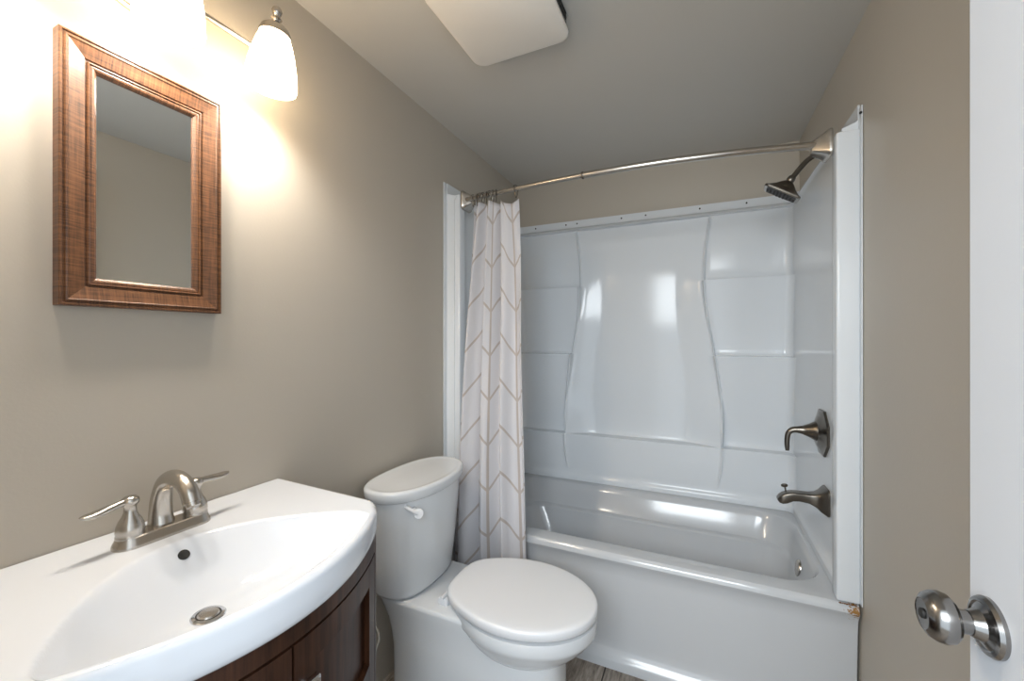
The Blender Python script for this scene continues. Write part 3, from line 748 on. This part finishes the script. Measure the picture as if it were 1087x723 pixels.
# ------------------------------------------------------------------ faucet
fc = thing('faucet', (0.095, VY, ZS), 'brushed nickel two-handle faucet on the back of the sink top', 'faucet')
FX = 0.098
def stad(hx, hy, z):
    out = []
    for k in range(48):
        a = 2 * PI * k / 48; y = hx * math.sin(a); x = hx * math.cos(a)
        out.append((FX + x, VY + y + math.copysign(hy - hx, math.sin(a)) if abs(math.sin(a)) > 1e-6 else VY + y, z))
    return out
def stad2(hx, hy, z):
    out = []
    L_ = hy - hx
    for s_, a0 in ((1, 0), (-1, PI)):
        for k in range(25):
            a = a0 + PI * k / 24; out.append((FX + hx * math.cos(a), VY + s_ * L_ + hx * math.sin(a), z))
    return out
MB().loft([stad2(0.0275, 0.081, ZS - 0.002), stad2(0.0275, 0.081, ZS + 0.004), stad2(0.0265, 0.080, ZS + 0.007), stad2(0.0235, 0.077, ZS + 0.013), stad2(0.0220, 0.0755, ZS + 0.0185), stad2(0.0195, 0.073, ZS + 0.0205)]).build('base_plate', M['nickel'], fc, angle=35)
sp_p = spline([(0.086, VY, ZS + 0.012), (0.084, VY, ZS + 0.040), (0.087, VY, ZS + 0.072), (0.101, VY, ZS + 0.101), (0.127, VY, ZS + 0.115), (0.156, VY, ZS + 0.113), (0.180, VY, ZS + 0.098), (0.193, VY, ZS + 0.076)], 8)
ns = len(sp_p)
MB().tube(sp_p, [interp(i / (ns - 1), [0, 0.12, 0.35, 0.6, 0.85, 1], [0.0225, 0.0195, 0.0165, 0.0150, 0.0150, 0.0152]) for i in range(ns)], 28).build('spout', M['nickel'], fc)
tdir = (sp_p[-1] - sp_p[-3]).normalized()
MB().lathe([(0.0115, -0.004), (0.0115, 0.007), (0.0095, 0.009), (0.0, 0.009)], sp_p[-1], tuple(tdir), 22).build('aerator', M['nickel'], fc)
MB().tube([(0.064, VY, ZS + 0.012), (0.062, VY, ZS + 0.045)], 0.003, 10).build('lift_rod', M['nickel'], fc)
for s_ in (-1, 1):
    hy_ = VY + s_ * 0.0545
    q = MB(); q.lathe([(0.0215, 0.017), (0.0215, 0.021), (0.0205, 0.0235), (0.0215, 0.028), (0.0205, 0.038), (0.0170, 0.048), (0.0125, 0.056), (0.0098, 0.063), (0.0092, 0.072), (0.0102, 0.076), (0.0128, 0.079), (0.0138, 0.084), (0.0125, 0.089), (0.0085, 0.0925), (0.0, 0.094)], (FX, hy_, ZS), (0, 0, 1), 36)
    h_ = q.build('handle', M['nickel'], fc, angle=35)
    d = Vector((0.10, s_ * 1.0, 0)).normalized() if s_ < 0 else Vector((-0.10, 1.0, 0)).normalized()
    b0 = Vector((FX, hy_, ZS + 0.084))
    L_ = [(0.004, 0.000, 0.0075), (0.018, -0.001, 0.0070), (0.030, -0.003, 0.0080), (0.042, -0.005, 0.0105), (0.053, -0.006, 0.0120), (0.063, -0.006, 0.0105), (0.069, -0.005, 0.0065), (0.072, -0.004, 0.002)]
    pp = [b0 + d * (a * 1.0) + Vector((0, 0, dz + (0.000 if s_ < 0 else 0.22 * a * 0.4))) for a, dz, r in L_]
    pts = spline(pp, 4); rr_ = [interp(i / (len(pts) - 1), [k / (len(L_) - 1) for k in range(len(L_))], [l[2] for l in L_]) for i in range(len(pts))]
    sq_ = [interp(i / (len(pts) - 1), [0, 0.3, 0.55, 1], [0.95, 0.80, 0.50, 0.40]) for i in range(len(pts))]
    MB().tube(pts, rr_, 18, True, sq_).build('lever', M['nickel'], h_)

# ------------------------------------------------------------------ mirror
MY0, MY1, MZ0, MZ1 = 0.326, 0.601, 1.335, 1.840
mi = thing('wall_mirror', (0, (MY0 + MY1) / 2, MZ0), 'small mirror in a carved brown wood frame on the left wall', 'mirror')
fp = [(0.0, 0.0), (0.0, 0.0235), (0.0015, 0.0255), (0.004, 0.0255), (0.0055, 0.0225), (0.0075, 0.0225), (0.009, 0.0250), (0.0115, 0.0258), (0.013, 0.0240), (0.022, 0.0215), (0.033, 0.0190), (0.0365, 0.0180), (0.038, 0.0150), (0.0400, 0.0150), (0.0415, 0.0185), (0.0430, 0.0190), (0.0445, 0.0160), (0.0475, 0.0165), (0.051, 0.0155), (0.055, 0.0115), (0.056, 0.0075), (0.056, 0.002)]
q = MB()
def mring(w_, h_): return [(h_, MY0 + w_, MZ0 + w_), (h_, MY1 - w_, MZ0 + w_), (h_, MY1 - w_, MZ1 - w_), (h_, MY0 + w_, MZ1 - w_)]
rs = [mring(*p) for p in fp]
for side in range(4):
    q.cur = 1 if side in (0, 2) else 0
    k = (side + 1) % 4
    q.grid([[r[side], r[k]] for r in rs])
q.build('frame', [M['frame_v'], M['frame_h']], mi, angle=25)
g_ = 0.050
o = MB().box((0.002, MY0 + g_, MZ0 + g_), (0.0080, MY1 - g_, MZ1 - g_)).build('mirror_glass', M['mirror'], mi, smooth=False); o['label'] = 'silvered mirror glass'

# ------------------------------------------------------------------ vanity light
LY, LZ, LX = 0.455, 2.003, 0.128
vl = thing('vanity_light', (0, LY, LZ), 'lit brushed nickel bar light with frosted bell shades above the mirror', 'wall light')
q = MB()
def ovp(x, ry, rz): return [(x, LY + ry * math.cos(2 * PI * k / 48), LZ + rz * math.sin(2 * PI * k / 48)) for k in range(48)]
q.loft([ovp(0.0005, 0.085, 0.052), ovp(0.006, 0.085, 0.052), ovp(0.008, 0.079, 0.047), ovp(0.013, 0.077, 0.045), ovp(0.015, 0.070, 0.039), ovp(0.021, 0.066, 0.035), ovp(0.024, 0.055, 0.026)])
q.build('back_plate', M['nickel'], vl, angle=25)
q = MB(); q.tube([(0.060, LY - 0.215, LZ), (0.060, LY + 0.215, LZ)], 0.0062, 16); q.tube([(0.020, LY, LZ), (0.060, LY, LZ)], 0.009, 16)
q.build('bar', M['nickel'], vl)
prof = [(r_ * 0.94, h_ * 0.92 if h_ < 0 else h_) for r_, h_ in [(0.016, 0.010), (0.024, 0.006), (0.033, -0.006), (0.042, -0.030), (0.050, -0.060), (0.056, -0.090), (0.0595, -0.120), (0.061, -0.138), (0.060, -0.146), (0.0585, -0.146), (0.058, -0.138), (0.053, -0.090), (0.046, -0.052), (0.034, -0.012), (0.022, 0.002)]]
for s_ in (-1, 0, 1):
    c = Vector((LX, LY + s_ * 0.210, 2.026)); ax_ = Vector((0.10, 0.02, 1)).normalized()
    q = MB(); q.lathe(prof, c, tuple(ax_), 40, False, False)
    shd = q.build('lamp_shade', M['shade'], vl, angle=60); shd['label'] = 'glowing frosted white glass shade'
    q = MB(); q.lathe([(0.0345, -0.010), (0.0350, -0.004), (0.031, 0.006), (0.022, 0.014), (0.014, 0.019), (0.0085, 0.022), (0.0065, 0.026), (0.0085, 0.029), (0.0125, 0.031), (0.0080, 0.034), (0.0068, 0.038), (0.0100, 0.043), (0.0118, 0.050), (0.0095, 0.057), (0.0, 0.061)], c, tuple(ax_), 32)
    q.build('shade_cap', M['nickel'], shd, angle=35)
    q = MB(); q.tube([(0.060, c.y, LZ), (0.098, c.y, LZ)], 0.0062, 12); q.build('shade_arm', M['nickel'], vl)
    l = bpy.data.lights.new('bulb', 'SPOT'); l.energy = BULB; l.spot_size = math.radians(150); l.spot_blend = 0.9
    l.shadow_soft_size = 0.03; l.color = (1.0, 0.98, 0.94)
    lo = bpy.data.objects.new('bulb', l); C.objects.link(lo); lo.location = c - ax_ * 0.135
    lo.rotation_euler = (0, math.radians(10), 0)

# ------------------------------------------------------------------ exhaust fan
fn = thing('exhaust_fan', (0.54, 1.075, H), 'square beige exhaust fan cover hanging just below the ceiling', 'exhaust fan')
def fsq(x0, x1, y0, y1, r, z): return [(x, y, z) for x, y in rrect(x0, x1, y0, y1, r, 10, 2)]
q = MB(); q.loft([fsq(0.375, 0.703, 0.912, 1.244, 0.038, 2.232), fsq(0.371, 0.707, 0.908, 1.248, 0.040, 2.228), fsq(0.372, 0.706, 0.909, 1.247, 0.039, 2.223), fsq(0.378, 0.700, 0.915, 1.241, 0.034, 2.2205)])
q.build('fan_cover', M['vent'], fn, angle=60)
q = MB(); q.box((0.385, 0.925, 2.231), (0.708, 1.190, H), 0.002, 1)
fb = q.build('fan_housing', M['steel'], fn, smooth=False)
q = MB()
for k in range(28): q.box((0.7075, 0.932 + k * 0.009, 2.236), (0.7098, 0.9365 + k * 0.009, 2.250))
q.build('vent_grille', M['gap'], fn, smooth=False)
MB().box((0.705, 0.925, 2.2515), (0.7125, 1.192, 2.2555), 0.0006, 1).build('housing_flange', M['chrome'], fn, smooth=False)
